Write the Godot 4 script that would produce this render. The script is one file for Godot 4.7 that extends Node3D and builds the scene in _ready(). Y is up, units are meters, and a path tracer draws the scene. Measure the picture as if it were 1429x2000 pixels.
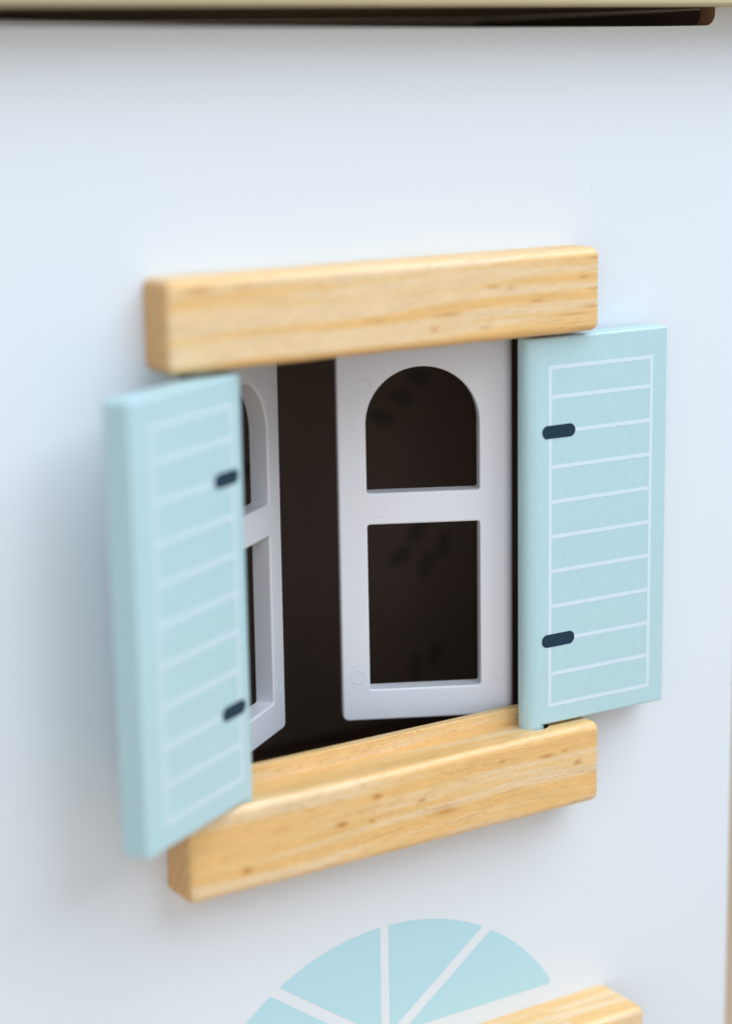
extends Node3D
# A toy house front: window with two blue shutters between two wooden bars. The house is built in millimetres
# (its root is scaled by 0.001); the point (0, 0, 0) of the house lies on the wall face, 360 mm above its base.

const O := Vector3(-60, 360, 0)      # house millimetres -> the root's own axes (origin at the middle of the base)
const SHUTTER_TOP := 32.84
const SHUTTER_BOTTOM := -68.17
const SHUTTER_W := 44.25
const ROOF_Y := 112.85

var house: Node3D
var wood_img := {}


# ------------------------------------------------------------------ mesh building
class MB:
	var v := PackedVector3Array()
	var n := PackedVector3Array()
	var t := PackedVector2Array()

	func tri(a: Vector3, b: Vector3, c: Vector3, na: Vector3, nb: Vector3, nc: Vector3, ta := Vector2.ZERO, tb := Vector2.ZERO, tc := Vector2.ZERO) -> void:
		var g := (b - a).cross(c - a)
		if g.length() < 1e-9:
			return
		if g.dot(na + nb + nc) > 0.0:      # front faces run clockwise
			v.append_array([a, c, b]); n.append_array([na, nc, nb]); t.append_array([ta, tc, tb])
		else:
			v.append_array([a, b, c]); n.append_array([na, nb, nc]); t.append_array([ta, tb, tc])

	func quad(p: Array, m: Array, u: Array = []) -> void:
		if u.is_empty():
			u = [Vector2.ZERO, Vector2.ZERO, Vector2.ZERO, Vector2.ZERO]
		tri(p[0], p[1], p[2], m[0], m[1], m[2], u[0], u[1], u[2])
		tri(p[0], p[2], p[3], m[0], m[2], m[3], u[0], u[2], u[3])

	func into(am: ArrayMesh, mat: Material) -> void:
		if v.is_empty():
			return
		var a := []
		a.resize(Mesh.ARRAY_MAX)
		a[Mesh.ARRAY_VERTEX] = v
		a[Mesh.ARRAY_NORMAL] = n
		a[Mesh.ARRAY_TEX_UV] = t
		am.add_surface_from_arrays(Mesh.PRIMITIVE_TRIANGLES, a)
		am.surface_set_material(am.get_surface_count() - 1, mat)


func put(called: String, mesh: Mesh, parent: Node, label := "") -> MeshInstance3D:
	var o := MeshInstance3D.new()
	o.name = called
	o.mesh = mesh
	parent.add_child(o, true)
	if label != "":
		o.set_meta("label", label)
	return o


func one(mb: MB, mat: Material) -> ArrayMesh:
	var am := ArrayMesh.new()
	mb.into(am, mat)
	return am


func steps(lo: float, hi: float, r: float, k: int, inner: int) -> Array:
	var out := []
	for i in k:
		out.append(lo + r * (1.0 - tan(PI / 4.0 * (k - i) / k)))
	for i in inner + 1:
		out.append(lerpf(lo + r, hi - r, float(i) / inner))
	for i in k:
		out.append(hi - r * (1.0 - tan(PI / 4.0 * (i + 1) / k)))
	return out


# rounded box; the two x ends get their own material. Texture coordinates unroll top, front and bottom along x.
func rbox(lo: Vector3, hi: Vector3, r: float, side: Material, ends: Material, uvs := Vector2(1.0 / 120.0, 1.0 / 45.0), uv0 := Vector2.ZERO, wob := 0.0, sd := 1, tongue := 0.0) -> ArrayMesh:
	var am := ArrayMesh.new()
	var ms := MB.new()
	var me := MB.new()
	var fn := FastNoiseLite.new()
	fn.seed = sd
	fn.frequency = 0.06
	var g := [steps(lo.x, hi.x, r, 4, 24 if wob > 0.0 else 1), steps(lo.y, hi.y, r, 4, 3 if wob > 0.0 else 1), steps(lo.z, hi.z, r, 4, 2 if wob > 0.0 else 1)]
	for ax in 3:
		var a1 := (ax + 1) % 3
		var a2 := (ax + 2) % 3
		for s in [0, 1]:
			var ps := []
			for i in g[a1].size():
				var row := []
				for j in g[a2].size():
					var p := Vector3.ZERO
					p[ax] = lo[ax] if s == 0 else hi[ax]
					p[a1] = g[a1][i]
					p[a2] = g[a2][j]
					var c := p.clamp(lo + Vector3.ONE * r, hi - Vector3.ONE * r)
					var nn := (p - c).normalized()
					var q := c + nn * r
					var edge := 1.0 if (p - c).length() > r * 1.001 else 0.25
					if wob > 0.0:
						q += nn * fn.get_noise_3d(q.x, q.y * 2.0, q.z * 2.0) * wob * edge
					if tongue > 0.0:       # only the middle of the back reaches into the window opening
						var w := 1.0 - smoothstep(7.0, 11.0, q.x) * (1.0 - smoothstep(110.0, 114.0, q.x))
						q.z += tongue * w * clampf((hi.z - r - q.z) / (hi.z - lo.z - 2.0 * r), 0.0, 1.0)
					row.append([q, nn])
				ps.append(row)
			for i in g[a1].size() - 1:
				for j in g[a2].size() - 1:
					var k := [ps[i][j], ps[i + 1][j], ps[i + 1][j + 1], ps[i][j + 1]]
					var pp := []
					var nq := []
					var uu := []
					for e in k:
						pp.append(e[0])
						nq.append(e[1])
						var q: Vector3 = e[0]
						if ax == 0:
							uu.append(Vector2(-q.z / 12.0, -q.y / 20.0))
						else:
							var w := -q.y
							if ax == 1:
								w = -(hi.y + (hi.z - q.z)) if s == 1 else -(lo.y - (hi.z - q.z))
							uu.append(Vector2(q.x * uvs.x, w * uvs.y) + uv0)
					(me if ax == 0 else ms).quad(pp, nq, uu)
	ms.into(am, side)
	me.into(am, ends)
	return am


# a convex profile (points and normals in x, z) swept up along y with rounded upper and lower rims
func swept(pts: Array, nrm: Array, y0: float, y1: float, r: float, mat: Material) -> ArrayMesh:
	var mb := MB.new()
	var layers := []
	for i in 6:
		var a := PI / 2.0 * i / 5.0
		layers.append([y0 + r * (1.0 - sin(a)), r * (1.0 - cos(a)), -sin(a)])
	layers.reverse()
	var k := []
	for l in layers:
		k.append(l)
	for i in range(1, 12):
		k.append([lerpf(y0 + r, y1 - r, i / 12.0), 0.0, 0.0])
	for i in 6:
		var a := PI / 2.0 * i / 5.0
		k.append([y1 - r * (1.0 - sin(a)), r * (1.0 - cos(a)), sin(a)])
	var m := pts.size()
	var P := func(l: Array, i: int) -> Vector3:
		var q: Vector2 = pts[i % m] - nrm[i % m] * l[1]
		return Vector3(q.x, l[0], q.y)
	var N := func(l: Array, i: int) -> Vector3:
		var h := sqrt(maxf(0.0, 1.0 - l[2] * l[2]))
		var q: Vector2 = nrm[i % m] * h
		return Vector3(q.x, l[2], q.y).normalized()
	for j in k.size() - 1:
		for i in m:
			mb.quad([P.call(k[j], i), P.call(k[j], i + 1), P.call(k[j + 1], i + 1), P.call(k[j + 1], i)], [N.call(k[j], i), N.call(k[j], i + 1), N.call(k[j + 1], i + 1), N.call(k[j + 1], i)])
	for e in [[k[0], Vector3.DOWN], [k[k.size() - 1], Vector3.UP]]:
		var mid := Vector3.ZERO
		for i in m:
			mid += P.call(e[0], i) / m
		for i in m:
			mb.tri(mid, P.call(e[0], i), P.call(e[0], i + 1), e[1], e[1], e[1])
	return one(mb, mat)


# flat polygon sheet facing +z
func sheet(poly: PackedVector2Array, z: float, mat: Material) -> ArrayMesh:
	var mb := MB.new()
	var ix := Geometry2D.triangulate_polygon(poly)
	for i in range(0, ix.size(), 3):
		var q := []
		for j in 3:
			q.append(Vector3(poly[ix[i + j]].x, poly[ix[i + j]].y, z))
		mb.tri(q[0], q[1], q[2], Vector3.BACK, Vector3.BACK, Vector3.BACK)
	return one(mb, mat)


# ------------------------------------------------------------------ materials
func lin(r: float, g: float, b: float) -> Color:
	return Color(r, g, b).linear_to_srgb()


func plain(c: Color, rough: float, spec := 0.5) -> StandardMaterial3D:
	var m := StandardMaterial3D.new()
	m.albedo_color = c
	m.roughness = rough
	m.metallic_specular = spec
	return m


func fine_relief(m: StandardMaterial3D, scale: Vector3, depth: float, sd: int, freq := 0.05, octaves := 3) -> void:
	var fn := FastNoiseLite.new()
	fn.seed = sd
	fn.frequency = freq
	fn.fractal_octaves = octaves
	var tx := NoiseTexture2D.new()
	tx.width = 512
	tx.height = 512
	tx.seamless = true
	tx.noise = fn
	tx.as_normal_map = true
	tx.bump_strength = 6.0
	m.normal_enabled = true
	m.normal_texture = tx
	m.normal_scale = depth
	m.uv1_triplanar = true
	m.uv1_scale = scale


# paint laid on in slanting strokes: faint ridges and a slight change of tone
func brushed(m: StandardMaterial3D) -> void:
	var fn := FastNoiseLite.new()
	fn.seed = 11
	fn.frequency = 1.0
	fn.fractal_octaves = 3
	var hm := Image.create(512, 512, false, Image.FORMAT_RGB8)
	var tone := Image.create(512, 512, false, Image.FORMAT_RGB8)
	for j in 512:
		for i in 512:
			var p := Vector2(i, j).rotated(1.05)
			var h := 0.5 + 0.45 * fn.get_noise_2d(p.x * 0.016, p.y * 0.17) + 0.12 * fn.get_noise_2d(i * 0.16 + 300.0, j * 0.16)
			hm.set_pixel(i, j, Color(h, h, h))
			var g := 0.955 + 0.045 * clampf(h * 1.4 - 0.2, 0.0, 1.0)
			tone.set_pixel(i, j, Color(g, g, g))
	hm.bump_map_to_normal_map(2.0)
	m.normal_enabled = true
	m.normal_texture = ImageTexture.create_from_image(hm)
	m.normal_scale = 0.22
	m.albedo_texture = ImageTexture.create_from_image(tone)
	m.uv1_triplanar = true
	m.uv1_scale = Vector3.ONE / 42.0


func smooth(a: float, b: float, x: float) -> float:
	return smoothstep(a, b, x)


# pine: wide pale and orange bands, fibres, short resin flecks
func pine(sd: int, w: int, h: int, mmx: float, mmy: float, fine: float, knots: Array) -> ImageTexture:
	var a := FastNoiseLite.new()
	a.seed = sd
	a.frequency = 1.0
	a.fractal_octaves = 2
	var b := FastNoiseLite.new()
	b.seed = sd + 7
	b.frequency = 1.0
	b.fractal_octaves = 3
	var im := Image.create(w, h, false, Image.FORMAT_RGB8)
	for j in h:
		var y := j * mmy / h
		for i in w:
			var x := i * mmx / w
			var yy := y + 1.6 * a.get_noise_2d(x * 0.012, y * 0.03 + 40.0) + x * 0.012
			var lift := 0.0
			for k in knots:
				var dx: float = (x - k[0]) / k[2]
				var dy: float = (y - (x - k[0]) * 0.012 - k[1]) / k[3]
				lift = maxf(lift, k[4] * exp(-(dx * dx + dy * dy) * (1.0 + 0.5 * b.get_noise_2d(x * 0.9, y * 2.4))))
			var band := a.get_noise_2d(x * 0.005, yy * 0.16)
			var band2 := b.get_noise_2d(x * 0.03 + 9.0, yy * 0.9)
			var fib := b.get_noise_2d(x * 0.09, yy * 4.2)
			var fleck := a.get_noise_2d(x * 0.22 + 77.0, yy * 1.7)
			var line := b.get_noise_2d(x * 0.035 + 31.0, yy * 2.6)
			var blotch := a.get_noise_2d(x * 0.10 + 200.0, y * 0.22)
			var c := Vector3(0.80, 0.525, 0.232)
			c = c.lerp(Vector3(0.80, 0.60, 0.37), smooth(-0.02, 0.34, band + 0.45 * band2) * 0.8)
			c = c.lerp(Vector3(0.79, 0.44, 0.13), smooth(0.02, 0.34, -band + 0.4 * band2) * 0.5)
			c *= 1.0 + 0.09 * fib * fine + 0.05 * blotch
			c = c.lerp(Vector3(0.66, 0.33, 0.085), smooth(0.30, 0.60, fleck) * 0.5 * fine)
			c = c.lerp(Vector3(0.46, 0.28, 0.13), smooth(0.25, 0.42, line) * smooth(-0.1, 0.3, a.get_noise_2d(x * 0.02 + 500.0, y * 0.12)) * 0.5 * fine)
			c = c.lerp(Vector3(0.50, 0.205, 0.04), minf(lift, 1.0))
			im.set_pixel(i, j, Color(c.x, c.y, c.z).linear_to_srgb())
	return ImageTexture.create_from_image(im)


func end_grain(sd: int) -> ImageTexture:
	var a := FastNoiseLite.new()
	a.seed = sd
	a.frequency = 1.0
	var im := Image.create(128, 128, false, Image.FORMAT_RGB8)
	for j in 128:
		for i in 128:
			var p := Vector2(i / 128.0, j / 128.0)
			var d := p.distance_to(Vector2(-0.9, 1.7)) + 0.05 * a.get_noise_2d(p.x * 3.0, p.y * 3.0)
			var ring := 0.5 + 0.5 * sin(d * 32.0)
			var c := Vector3(0.66, 0.40, 0.18).lerp(Vector3(0.585, 0.335, 0.14), ring * ring)
			c *= 1.0 + 0.12 * a.get_noise_2d(p.x * 22.0, p.y * 22.0)
			im.set_pixel(i, j, Color(c.x, c.y, c.z).linear_to_srgb())
	return ImageTexture.create_from_image(im)


# brown paper printed with sprigs of dark leaves
func leaf_paper() -> ImageTexture:
	var rng := RandomNumberGenerator.new()
	rng.seed = 5
	var im := Image.create(512, 512, false, Image.FORMAT_RGB8)
	im.fill(lin(0.27, 0.19, 0.145))
	var leaf := lin(0.07, 0.07, 0.055)
	# leaves: place (millimetres on the wall), the way each points
	var leaves := [[150.9, 4.5, -0.2], [144.1, -1.7, -0.35], [137.2, -7.2, -0.25], [149.2, -44.9, 0.9], [159.3, -50.5, 1.3], [143.2, -52.4, 0.3], [152.4, -56.0, 1.2], [155.2, -86.7, 1.2], [148.0, -89.4, 1.4]]
	for k in 70:
		var q := Vector2(rng.randf_range(-50, 170), rng.randf_range(-100, 105))
		if q.x < 90.0 or q.x > 185.0 or q.y > 40.0:
			for m in 3:
				leaves.append([q.x + m * 6.0, q.y + m * 4.5, rng.randf_range(-0.3, 0.8)])
	for lf in leaves:
		var mid := Vector2(lf[0], -lf[1]) * (512.0 / 240.0)
		for j in range(-13, 14):
			for i in range(-13, 14):
				var q := Vector2(i, j).rotated(lf[2])
				if (q.x * q.x) / 95.0 + (q.y * q.y) / 27.0 < 1.0 - 0.03 * q.x:
					var px := Vector2i(posmod(int(mid.x) + i, 512), posmod(int(mid.y) + j, 512))
					im.set_pixelv(px, im.get_pixelv(px).lerp(leaf, 0.48))
	return ImageTexture.create_from_image(im)


# ------------------------------------------------------------------ parts
func wooden_bar(called: String, lo: Vector3, hi: Vector3, r: float, sd: int, fine: float, knots: Array, label: String, tongue := 0.0) -> MeshInstance3D:
	var m := plain(Color.WHITE, 0.36, 0.6)
	m.albedo_texture = pine(sd, 1024, 440, 120.0, 52.0, fine, knots)
	var e := plain(Color.WHITE, 0.6, 0.3)
	e.albedo_texture = end_grain(sd)
	var o := put(called, rbox(lo, hi, r, m, e, Vector2(1.0 / 122.0, 1.0 / 52.0), Vector2(-lo.x / 122.0, (hi.y + hi.z - lo.z) / 52.0), 0.16, sd, tongue), house, label)
	o.position = O
	return o


# a painted strip between two points of the shutter face, its edges slightly uneven as printed ink is
func ink_line(a: Vector2, b: Vector2, wide: float, z: float, mat: Material, sd: int) -> ArrayMesh:
	var rng := RandomNumberGenerator.new()
	rng.seed = sd
	var mb := MB.new()
	var k := int(a.distance_to(b) / 0.5) + 1
	var d := (b - a).normalized()
	var nrm := Vector2(-d.y, d.x)
	var lo := []
	var hi := []
	for i in k + 1:
		var q := a.lerp(b, float(i) / k)
		var p := q - nrm * (wide / 2 + rng.randf_range(-0.05, 0.05))
		var s := q + nrm * (wide / 2 + rng.randf_range(-0.05, 0.05))
		lo.append(Vector3(p.x, p.y, z))
		hi.append(Vector3(s.x, s.y, z))
	var f := Vector3.BACK
	for i in k:
		mb.quad([lo[i], lo[i + 1], hi[i + 1], hi[i]], [f, f, f, f])
	return one(mb, mat)


func shutter(called: String, s: float, thick: float, wide: float, lift: float, label: String, mats: Dictionary) -> MeshInstance3D:
	# profile in the shutter's own x (away from the hinge, times s) and z (front face at 0)
	var br := thick / 2.0
	var u0 := 0.3
	var pts := []
	var nrm := []
	for i in 19:                                   # the round hinge edge
		var a := PI / 2.0 + PI * i / 18.0
		nrm.append(Vector2(cos(a), sin(a)))
		pts.append(Vector2(u0 + br, -br) + nrm[-1] * br)
	var er := 0.9
	for c in [[-thick + er, -PI / 2.0], [-er, 0.0]]:   # the squarer free edge
		for i in 6:
			var a: float = c[1] + PI / 2.0 * i / 5.0
			nrm.append(Vector2(cos(a), sin(a)))
			pts.append(Vector2(wide - er, c[0]) + nrm[-1] * er)
	for i in pts.size():
		pts[i].x *= s
		nrm[i].x *= s
	var o := put(called, swept(pts, nrm, SHUTTER_BOTTOM, SHUTTER_TOP, 0.7, mats.blue), house, label)
	var pin := CylinderMesh.new()
	pin.top_radius = br - 0.02
	pin.bottom_radius = br - 0.02
	pin.height = 4.0
	pin.radial_segments = 40
	pin.material = mats.blue
	put("pivot", pin, o).position = Vector3((u0 + br) * s, SHUTTER_BOTTOM - 0.2, -br)
	var rows := [25.22, 17.7, 8.77, -0.22, -9.2, -18.3, -27.35, -36.63, -45.7, -54.62, -63.0]
	for k in rows.size():
		rows[k] += lift
	var ul := 7.1
	var ur := 38.9
	var lw := 1.05
	var z := 0.035
	for k in rows.size():
		var from := ul + lw / 2.0
		if k == 2 or k == 8:
			from = 14.8
		elif k == 0 or k == 10:
			from = ul - lw / 2.0
		var to := ur + lw / 2.0 if k == 0 or k == 10 else ur - lw / 2.0
		put("painted_line", ink_line(Vector2(from * s, rows[k]), Vector2(to * s, rows[k]), lw, z, mats.ink, k + 3), o)
	put("painted_line", ink_line(Vector2(ul * s, rows[0] - lw / 2), Vector2(ul * s, rows[10] + lw / 2), lw, z, mats.ink, 41), o)
	put("painted_line", ink_line(Vector2(ur * s, rows[0] - lw / 2), Vector2(ur * s, rows[10] + lw / 2), lw, z, mats.ink, 43), o)
	for k in [2, 8]:
		var poly := PackedVector2Array()
		var rng := RandomNumberGenerator.new()
		rng.seed = k
		for i in 28:
			var a := TAU * i / 28.0
			var cx := 3.4 if cos(a) > 0.0 else -3.4
			poly.append(Vector2((9.75 + cx + 1.72 * cos(a)) * s, rows[k] + 0.05 + 1.72 * sin(a)) + Vector2(rng.randf_range(-0.05, 0.05), rng.randf_range(-0.05, 0.05)))
		put("hinge_mark", sheet(poly, 0.07, mats.navy), o)
	return o


# window casement: a moulded frame with an arched upper and a square lower opening
func loop_arch(l: float, r: float, b: float, spring: float) -> Array:
	var out := []
	var c := (l + r) / 2.0
	var rad := (r - l) / 2.0
	for k in corner(Vector2(c, b), Vector2(r, b), 0.6):
		out.append(k)
	out.append([Vector2(r, spring), Vector2(1, 0)])
	for i in range(1, 32):
		var a := PI * i / 32.0
		out.append([Vector2(c, spring) + Vector2(cos(a), sin(a)) * rad, Vector2(cos(a), sin(a))])
	out.append([Vector2(l, spring), Vector2(-1, 0)])
	return out


func corner(_m: Vector2, at: Vector2, _r: float) -> Array:
	return [[Vector2(_m.x, _m.y), Vector2(0, -1)], [at - Vector2(0.6, 0), Vector2(0, -1)], [at + Vector2(-0.18, 0.18), Vector2(0.7071, -0.7071)], [at + Vector2(0, 0.6), Vector2(1, 0)]]


func casement(called: String, s: float, label: String, mat: Material) -> MeshInstance3D:
	# own x runs away from the hinge (times s), front face at z = 0, thickness towards -z
	var t := 5.0
	var W := 45.3
	var y0 := -68.05
	var y1 := 34.0
	var pl := 8.9
	var pr := 38.0
	var c := (pl + pr) / 2.0
	var outer := []          # [point, outward normal, rounding]; anticlockwise from the middle of the bottom
	outer.append([Vector2(c, y0), Vector2(0, -1), 0.7])
	for q in [[Vector2(W - 1.6, y0 + 1.6), -90.0], [Vector2(W - 1.6, y1 - 1.6), 0.0]]:
		for i in 7:
			var a := deg_to_rad(q[1] + 15.0 * i)
			var d := Vector2(cos(a), sin(a))
			outer.append([q[0] + d * 1.6, d, 0.7])
	outer.append([Vector2(c, y1), Vector2(0, 1), 0.7])
	outer.append([Vector2(3.0, y1), Vector2(0, 1), 0.9])
	outer.append([Vector2(0.0, y1), Vector2(-1, 0.2), 2.8])
	outer.append([Vector2(0.0, y0), Vector2(-1, -0.2), 2.8])
	outer.append([Vector2(3.0, y0), Vector2(0, -1), 0.9])
	# holes: normals here point out of the hole, into the frame
	var arch := []
	for e in loop_arch(pl, pr, -7.2, 10.6):
		arch.append([e[0], e[1], 0.55])
	var arch_l := []
	for e in [[Vector2(pl, -7.2 + 0.6), Vector2(-1, 0)], [Vector2(pl + 0.18, -7.2 + 0.18), Vector2(-0.7071, -0.7071)], [Vector2(pl + 0.6, -7.2), Vector2(0, -1)]]:
		arch_l.append([e[0], e[1], 0.55])
	arch.append_array(arch_l)
	var pane := []
	var b := -59.6
	var h := -15.5
	for e in [[Vector2(c, b), Vector2(0, -1)], [Vector2(pr - 0.6, b), Vector2(0, -1)], [Vector2(pr - 0.18, b + 0.18), Vector2(0.7071, -0.7071)], [Vector2(pr, b + 0.6), Vector2(1, 0)],
		[Vector2(pr, h - 0.6), Vector2(1, 0)], [Vector2(pr - 0.18, h - 0.18), Vector2(0.7071, 0.7071)], [Vector2(pr - 0.6, h), Vector2(0, 1)], [Vector2(c, h), Vector2(0, 1)],
		[Vector2(pl + 0.6, h), Vector2(0, 1)], [Vector2(pl + 0.18, h - 0.18), Vector2(-0.7071, 0.7071)], [Vector2(pl, h - 0.6), Vector2(-1, 0)],
		[Vector2(pl, b + 0.6), Vector2(-1, 0)], [Vector2(pl + 0.18, b + 0.18), Vector2(-0.7071, -0.7071)], [Vector2(pl + 0.6, b), Vector2(0, -1)]]:
		pane.append([e[0], e[1], 0.55])
	var mb := MB.new()
	var flip := func(p: Vector3) -> Vector3: return Vector3(p.x * s, p.y, p.z)
	var front := []           # the three loops where the rounding meets the flat front
	for li in 3:
		var lp: Array = [outer, arch, pane][li]
		var sg := 1.0 if li == 0 else -1.0       # outward of the plastic
		var rings := []
		for i in 7:
			var a := PI / 2.0 * i / 6.0          # 0: front, 90: side
			var ring := []
			for e in lp:
				var r: float = e[2]
				var d: Vector2 = e[1] * sg
				var q: Vector2 = e[0] - d * r * (1.0 - sin(a))
				ring.append([flip.call(Vector3(q.x, q.y, -r * (1.0 - cos(a)))), flip.call(Vector3(d.x * sin(a), d.y * sin(a), cos(a)).normalized())])
			rings.append(ring)
		var back := []
		for e in lp:
			var d: Vector2 = e[1] * sg
			back.append([flip.call(Vector3(e[0].x, e[0].y, -t)), flip.call(Vector3(d.x, d.y, 0).normalized())])
		rings.append(back)
		var m: int = lp.size()
		for k in rings.size() - 1:
			for i in m:
				var j := (i + 1) % m
				mb.quad([rings[k][i][0], rings[k][j][0], rings[k + 1][j][0], rings[k + 1][i][0]], [rings[k][i][1], rings[k][j][1], rings[k + 1][j][1], rings[k + 1][i][1]])
		var fl := PackedVector2Array()
		for e in lp:
			fl.append(e[0] - e[1] * sg * e[2])
		front.append(fl)
	# the flat front and back: left and right halves, each a plain polygon
	for half in 2:
		var poly := PackedVector2Array()
		var keep := func(p: Vector2) -> bool: return p.x >= c - 1e-4 if half == 0 else p.x <= c + 1e-4
		var fo: PackedVector2Array = front[0]
		var side := []
		for p in fo:
			if keep.call(p): side.append(p)
		if half == 1:        # from the top middle round the left back to the bottom middle
			var bot: Vector2 = side.pop_front()
			side.append(bot)
		var holes := []
		for li in [2, 1]:
			var hs := []
			for p in front[li]:
				if keep.call(p): hs.append(p)
			if half == 1:
				var first: Vector2 = hs.pop_front()
				hs.append(first)
			holes.append(hs)
		if half == 0:         # bottom middle, right side, top middle, then down along the holes
			poly.append_array(side)
			var ar: Array = holes[1].duplicate(); ar.reverse(); poly.append_array(ar)
			var pa: Array = holes[0].duplicate(); pa.reverse(); poly.append_array(pa)
		else:                 # top middle, left side, bottom middle, then up along the holes
			poly.append_array(side)
			var pa: Array = holes[0].duplicate(); pa.reverse(); poly.append_array(pa)
			var ar: Array = holes[1].duplicate(); ar.reverse(); poly.append_array(ar)
		var ix := Geometry2D.triangulate_polygon(poly)
		if ix.is_empty():
			print("casement half not triangulated ", half, poly)
		for i in range(0, ix.size(), 3):
			for face in [[0.0, Vector3.BACK], [-t, Vector3.FORWARD]]:
				var q := []
				for j in 3:
					q.append(flip.call(Vector3(poly[ix[i + j]].x, poly[ix[i + j]].y, face[0])))
				mb.tri(q[0], q[1], q[2], face[1], face[1], face[1])
	var o := put(called, one(mb, mat), house, label)
	for p in [Vector2(38.4, 20.2), Vector2(34.2, -11.5), Vector2(41.2, -55.9), Vector2(4.6, -56.0)]:
		var mk := MB.new()     # the shallow round marks that the mould's pins leave
		var prof := [[0.0, 0.02, 0.0], [1.5, 0.02, 0.0], [1.68, 0.09, 0.45], [1.8, 0.1, 0.0], [1.92, 0.08, -0.5], [2.0, 0.01, -0.6]]
		for i in 28:
			var a0 := TAU * i / 28.0
			var a1 := TAU * (i + 1) / 28.0
			for k in prof.size() - 1:
				var P := func(e: Array, a: float) -> Vector3: return Vector3(p.x * s + cos(a) * e[0], p.y + sin(a) * e[0], e[1])
				var N := func(e: Array, a: float) -> Vector3: return Vector3(-cos(a) * e[2], -sin(a) * e[2], 1.0).normalized()
				mk.quad([P.call(prof[k], a0), P.call(prof[k], a1), P.call(prof[k + 1], a1), P.call(prof[k + 1], a0)], [N.call(prof[k], a0), N.call(prof[k], a1), N.call(prof[k + 1], a1), N.call(prof[k + 1], a0)])
		put("mould_mark", one(mk, mat), o)
	return o


func cut(root: Node, called: String, poly: PackedVector2Array, mat: Material) -> void:
	var k := CSGPolygon3D.new()
	k.name = called
	k.polygon = poly
	k.depth = 60.0
	k.position.z = 30.0
	k.operation = CSGShape3D.OPERATION_SUBTRACTION
	k.material = mat
	root.add_child(k, true)


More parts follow.
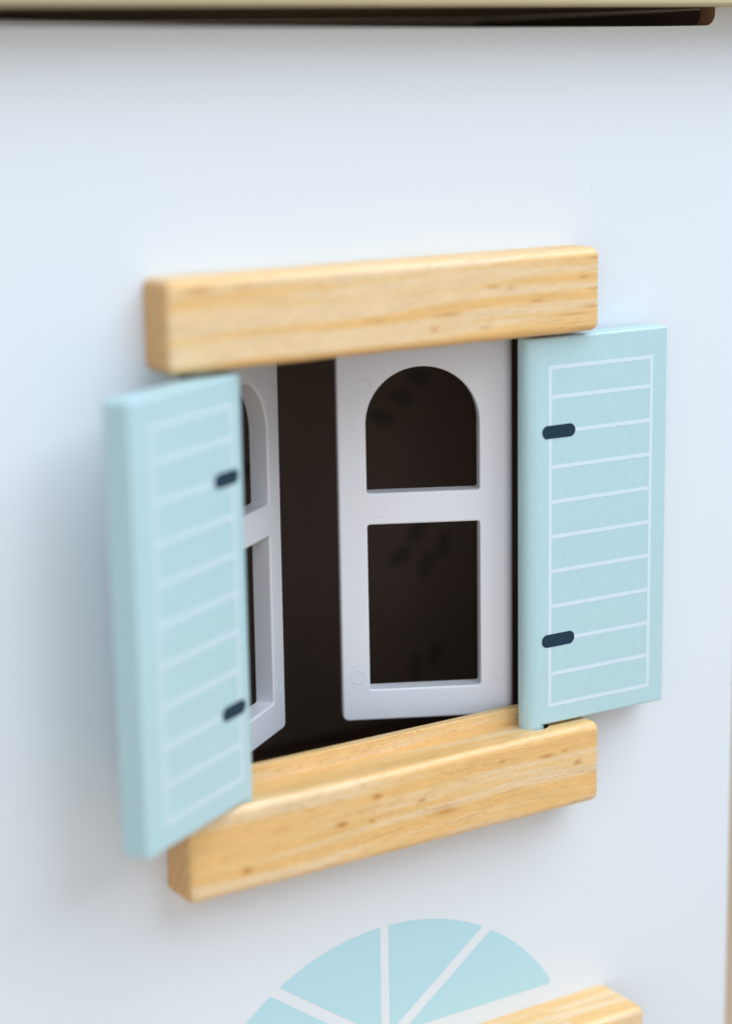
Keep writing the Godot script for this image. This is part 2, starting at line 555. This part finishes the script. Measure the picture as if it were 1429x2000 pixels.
func _ready() -> void:
	# ---------------------------------------------------------------- camera, light, exposure
	var cam := Camera3D.new()
	cam.name = "camera"
	var b := Basis(Vector3(0.8429151, -0.0176211, 0.5377579), Vector3(0.1310814, 0.9760747, -0.1734814), Vector3(-0.521835, 0.2167201, 0.825058))
	cam.transform = Transform3D(b.orthonormalized(), Vector3(-0.196596, 0.099158, 0.401281))
	cam.keep_aspect = Camera3D.KEEP_HEIGHT
	var att := CameraAttributesPhysical.new()
	att.frustum_focal_length = 46.916          # 28.7 degrees upright
	att.frustum_focus_distance = 0.515
	att.frustum_near = 0.02
	att.frustum_far = 30.0
	att.exposure_aperture = 46.916 / 15.5
	cam.attributes = att
	add_child(cam)
	cam.fov = rad_to_deg(2.0 * atan(1000.0 / 3909.6))
	cam.near = 0.02
	cam.far = 30.0
	cam.current = true

	var env := Environment.new()
	env.background_mode = Environment.BG_COLOR
	env.background_color = lin(0.50, 0.58, 0.675)
	env.tonemap_mode = Environment.TONE_MAPPER_LINEAR
	env.tonemap_exposure = 1.0
	env.sdfgi_enabled = true
	env.ssao_enabled = true
	env.ssil_enabled = true
	var we := WorldEnvironment.new()
	we.name = "surroundings"
	we.environment = env
	add_child(we)

	var key := AreaLight3D.new()
	key.name = "window_light"
	key.area_size = Vector2(1.8, 1.4)
	key.light_color = Color(0.925, 0.965, 1.0)
	key.light_energy = 2.95
	key.shadow_enabled = true
	add_child(key)
	key.look_at_from_position(Vector3(0.6, 1.2, 0.64), Vector3(0.06, 0.0, 0.0))

	var fill := AreaLight3D.new()
	fill.name = "room_light"
	fill.area_size = Vector2(1.2, 1.2)
	fill.light_color = Color(0.985, 0.985, 1.0)
	fill.light_energy = 0.62
	fill.shadow_enabled = true
	add_child(fill)
	fill.look_at_from_position(Vector3(-0.95, 0.35, 1.1), Vector3(0.06, 0.0, 0.0))

	# ---------------------------------------------------------------- what the house stands on and before
	var tb := BoxMesh.new()
	tb.size = Vector3(6, 0.04, 6)
	var table := put("tabletop", tb, self)
	table.position = Vector3(0, -0.38, -0.5)
	tb.material = plain(lin(0.50, 0.36, 0.24), 0.6)
	table.set_meta("kind", "structure")
	table.set_meta("label", "warm beige tabletop that the toy house stands on")
	table.set_meta("category", "tabletop")
	var wb := BoxMesh.new()
	wb.size = Vector3(6, 3, 0.1)
	wb.material = plain(lin(0.66, 0.60, 0.54), 0.9)
	var rw := put("room_wall", wb, self)
	rw.position = Vector3(0, 1.14, -1.6)
	rw.set_meta("kind", "structure")
	rw.set_meta("label", "pale blurred wall far behind the toy house")
	rw.set_meta("category", "wall")

	# ---------------------------------------------------------------- the house
	house = Node3D.new()
	house.name = "toy_house"
	house.position = Vector3(0.06, -0.36, 0)
	house.scale = Vector3.ONE * 0.001
	house.set_meta("label", "white wooden toy house front with open blue shutters and a fan print")
	house.set_meta("category", "toy house")
	add_child(house)

	var white := plain(lin(0.735, 0.78, 0.82), 0.5, 0.4)
	var wi := Image.create(1024, 1024, false, Image.FORMAT_RGB8)
	wi.fill(Color.WHITE)
	var rng := RandomNumberGenerator.new()
	rng.seed = 77
	for k in 3:
		var g := rng.randf_range(0.6, 0.85)
		var at := Vector2i(rng.randi_range(3, 1019), rng.randi_range(3, 1019))
		for m in rng.randi_range(1, 5):
			wi.set_pixelv(at, Color(g, g, g * 0.97))
			at += Vector2i(rng.randi_range(-1, 1), rng.randi_range(-1, 1))
	white.albedo_texture = ImageTexture.create_from_image(wi)
	fine_relief(white, Vector3.ONE / 190.0, 0.012, 3, 0.3, 3)
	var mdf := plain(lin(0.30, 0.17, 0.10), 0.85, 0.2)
	var blue := plain(lin(0.48, 0.695, 0.74), 0.36, 0.6)
	brushed(blue)
	var mats := {"blue": blue, "ink": plain(lin(0.63, 0.755, 0.83), 0.5), "navy": plain(lin(0.016, 0.042, 0.068), 0.5, 0.25)}
	var plastic := plain(lin(0.80, 0.81, 0.85), 0.38, 0.5)
	fine_relief(plastic, Vector3.ONE * 0.03, 0.04, 21, 0.09, 3)
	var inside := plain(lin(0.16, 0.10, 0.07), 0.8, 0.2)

	# front wall: a board with the window opening and the long slot under the roof
	var comb := CSGCombiner3D.new()
	comb.name = "front_wall"
	comb.position = O
	house.add_child(comb)
	var board := CSGBox3D.new()
	board.name = "board"
	board.size = Vector3(236.0, 360.0 + ROOF_Y, 5.6)
	board.position = Vector3(178.0 - 118.0, (ROOF_Y - 360.0) / 2.0, -2.8)
	board.material = white
	comb.add_child(board)
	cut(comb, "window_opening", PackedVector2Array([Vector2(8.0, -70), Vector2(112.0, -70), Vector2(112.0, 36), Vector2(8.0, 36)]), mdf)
	var slot := PackedVector2Array()
	for q in [[-46.0, 109.6], [-30.0, 109.35], [-5.0, 108.9], [18.0, 108.55], [50.0, 108.3], [86.0, 108.05], [130.0, 108.05], [150.0, 108.1]]:
		slot.append(Vector2(q[0], q[1]))
	for i in 9:
		var a := -PI / 2.0 + PI / 2.0 * i / 8.0
		slot.append(Vector2(163.6, 111.3) + Vector2(cos(a), sin(a)) * 3.1)
	slot.append(Vector2(166.7, 118))
	slot.append(Vector2(-46, 118))
	cut(comb, "slot_opening", slot, mdf)

	var rb := rbox(Vector3(-85, ROOF_Y, -195), Vector3(205, ROOF_Y + 9.0, 14.5), 0.8, plain(lin(0.50, 0.44, 0.27), 0.5), plain(lin(0.45, 0.36, 0.2), 0.6))
	put("roof", rb, house, "pale wooden roof edge above the dark slot").position = O

	# the inside: a closed dark box papered with leaves
	var paper := plain(Color.WHITE, 0.8, 0.2)
	paper.albedo_texture = leaf_paper()
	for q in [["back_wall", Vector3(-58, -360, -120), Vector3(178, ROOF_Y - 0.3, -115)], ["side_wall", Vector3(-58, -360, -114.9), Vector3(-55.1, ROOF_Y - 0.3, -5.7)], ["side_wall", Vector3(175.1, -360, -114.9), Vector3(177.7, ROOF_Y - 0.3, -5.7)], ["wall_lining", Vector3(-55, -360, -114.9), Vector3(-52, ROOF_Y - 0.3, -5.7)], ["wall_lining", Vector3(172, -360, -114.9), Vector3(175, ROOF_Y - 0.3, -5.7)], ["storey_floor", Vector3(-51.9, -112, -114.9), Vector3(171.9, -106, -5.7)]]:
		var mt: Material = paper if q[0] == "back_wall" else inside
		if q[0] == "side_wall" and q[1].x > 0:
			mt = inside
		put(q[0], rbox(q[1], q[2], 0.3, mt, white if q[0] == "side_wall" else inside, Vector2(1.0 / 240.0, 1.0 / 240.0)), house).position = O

	# the wooden bars; flecks are [along, across, length, width, strength] in millimetres
	var sk := []
	for k in [[51.4, 5.6, 1.3, 0.6, 0.7], [41.4, 10.6, 1.5, 0.75, 0.8], [64.2, 9.4, 1.2, 0.5, 0.6], [71.1, 13.9, 3.8, 0.9, 0.5], [70.0, 12.6, 5.0, 0.35, 0.45], [49.8, 11.6, 1.0, 0.5, 0.55], [102.4, 5.8, 2.0, 0.4, 0.6], [108.2, 5.6, 1.0, 0.4, 0.5], [112.4, 9.6, 1.3, 0.55, 0.6], [15.3, 16.2, 1.5, 1.0, 0.6], [88.5, 4.4, 0.9, 0.4, 0.5], [33.0, 5.0, 1.6, 0.5, 0.3], [25.0, 8.0, 3.0, 0.7, 0.25]]:
		sk.append([k[0] - 0.4, k[1] + 14.7, k[2], k[3], k[4] * 1.35])
	var hk := []
	for k in [[8.0, 2.7, 2.6, 0.9, 0.45], [86.1, 7.5, 1.8, 0.5, 0.45], [69.3, 16.5, 1.2, 0.6, 0.5], [83.8, 17.1, 1.5, 0.4, 0.4], [73.3, 13.2, 4.0, 0.5, 0.4], [113.4, 7.0, 1.2, 0.4, 0.5], [91.4, 8.2, 1.2, 0.5, 0.35], [99.2, 11.8, 1.8, 0.4, 0.45], [53.1, 12.8, 3.0, 0.6, 0.3], [19.5, 2.3, 1.6, 0.5, 0.35], [116.0, 14.5, 3.0, 0.3, 0.5], [117.0, 10.0, 3.0, 0.25, 0.5], [110.0, 16.0, 5.0, 0.25, 0.4], [117.5, 2.5, 2.5, 0.3, 0.6]]:
		hk.append([k[0], k[1] + 12.7, k[2], k[3], k[4] * 1.25])
	wooden_bar("window_header", Vector3(-0.4, 33.8, -1.3), Vector3(120.6, 54.75, 11.4), 2.3, 4, 0.85, hk, "pale orange wooden bar above the window")
	wooden_bar("window_sill", Vector3(-0.3, -90.7, -3), Vector3(121.3, -68.9, 11.7), 2.3, 9, 1.0, sk, "wooden bar below the window with dark resin flecks", 1.7)
	# the round seats in which the shutters turn
	var sill: MeshInstance3D = house.get_node("window_sill")
	var body := CSGCombiner3D.new()
	body.position = O
	body.set_meta("label", sill.get_meta("label"))
	var solid := CSGMesh3D.new()
	solid.name = "solid"
	solid.mesh = sill.mesh
	body.add_child(solid)
	for q in [Vector3(105.1, -68.9, 4.3), Vector3(15.8, -68.9, 6.3)]:
		var hole := CSGCylinder3D.new()
		hole.name = "seat"
		hole.radius = 3.7
		hole.height = 5.0
		hole.sides = 40
		hole.position = q
		hole.operation = CSGShape3D.OPERATION_SUBTRACTION
		hole.material = plain(lin(0.30, 0.16, 0.07), 0.8, 0.2)
		body.add_child(hole, true)
	house.remove_child(sill)
	sill.free()
	body.name = "window_sill"
	house.add_child(body)
	var lipm := plain(Color.WHITE, 0.42, 0.4)
	lipm.albedo_texture = pine(31, 512, 64, 92.0, 12.0, 1.0, [])
	put("sill_lip", rbox(Vector3(14.4, -69.5, -3.2), Vector3(105.6, -64.9, -0.6), 0.35, lipm, lipm, Vector2(1.0 / 92.0, 1.0 / 12.0), Vector2(-14.4 / 92.0, 61.9 / 12.0)), house).position = O
	wooden_bar("door_header", Vector3(-12, -171, -1.3), Vector3(132.9, -150.4, 17.6), 2.3, 17, 0.6, [], "wooden bar under the blue fan print")

	# shutters
	var r := shutter("shutter", 1.0, 6.7, SHUTTER_W, 0.0, "right shutter folded back nearly flat against the wall", mats)
	r.position = O + Vector3(100.48, 0, 7.2)
	r.rotation_degrees.y = -2.35
	var l := shutter("shutter", -1.0, 7.2, SHUTTER_W + 2.0, 1.0, "left shutter swung out towards the viewer and out of focus", mats)
	l.position = O + Vector3(21.1, -0.3, 7.4)
	l.rotation_degrees.y = 29.4
	# casements
	var cr := casement("casement", -1.0, "right casement pushed a little inwards", plastic)
	cr.position = O + Vector3(105.2, 0, -4.5)
	cr.rotation_degrees.y = -26.9
	var cl := casement("casement", 1.0, "left casement half hidden by the left shutter", plastic)
	cl.position = O + Vector3(15.4, 0, -4.5)
	cl.rotation_degrees = Vector3(0, 36.8, -0.5)

	# the fan printed over the door: four blue panes
	var c0 := Vector2(60.7, -178.2)
	var R := 63.0
	var arc := func(x: float) -> Vector2: return Vector2(x, c0.y + sqrt(R * R - (x - c0.x) * (x - c0.x)))
	var base := -145.5
	var fan := []
	for q in [[113.6, 94.0, Vector2(66.2, base)], [91.2, 61.75, Vector2(61.75, base + 0.6)], [59.15, 29.3, Vector2(59.15, base + 0.4)], [26.6, 7.6, Vector2(54.4, base)]]:
		var poly := PackedVector2Array()
		for i in 25:
			poly.append(arc.call(lerpf(q[0], q[1], i / 24.0)))
		if q[1] == 7.6:
			poly.append(Vector2(7.6, base))
		poly.append(q[2])
		if q[0] == 113.6:
			poly.append(Vector2(113.6, base))
		fan.append(poly)
	for poly in fan:
		put("fan_pane", sheet(poly, 0.05, plain(lin(0.46, 0.70, 0.775), 0.5)), house).position = O
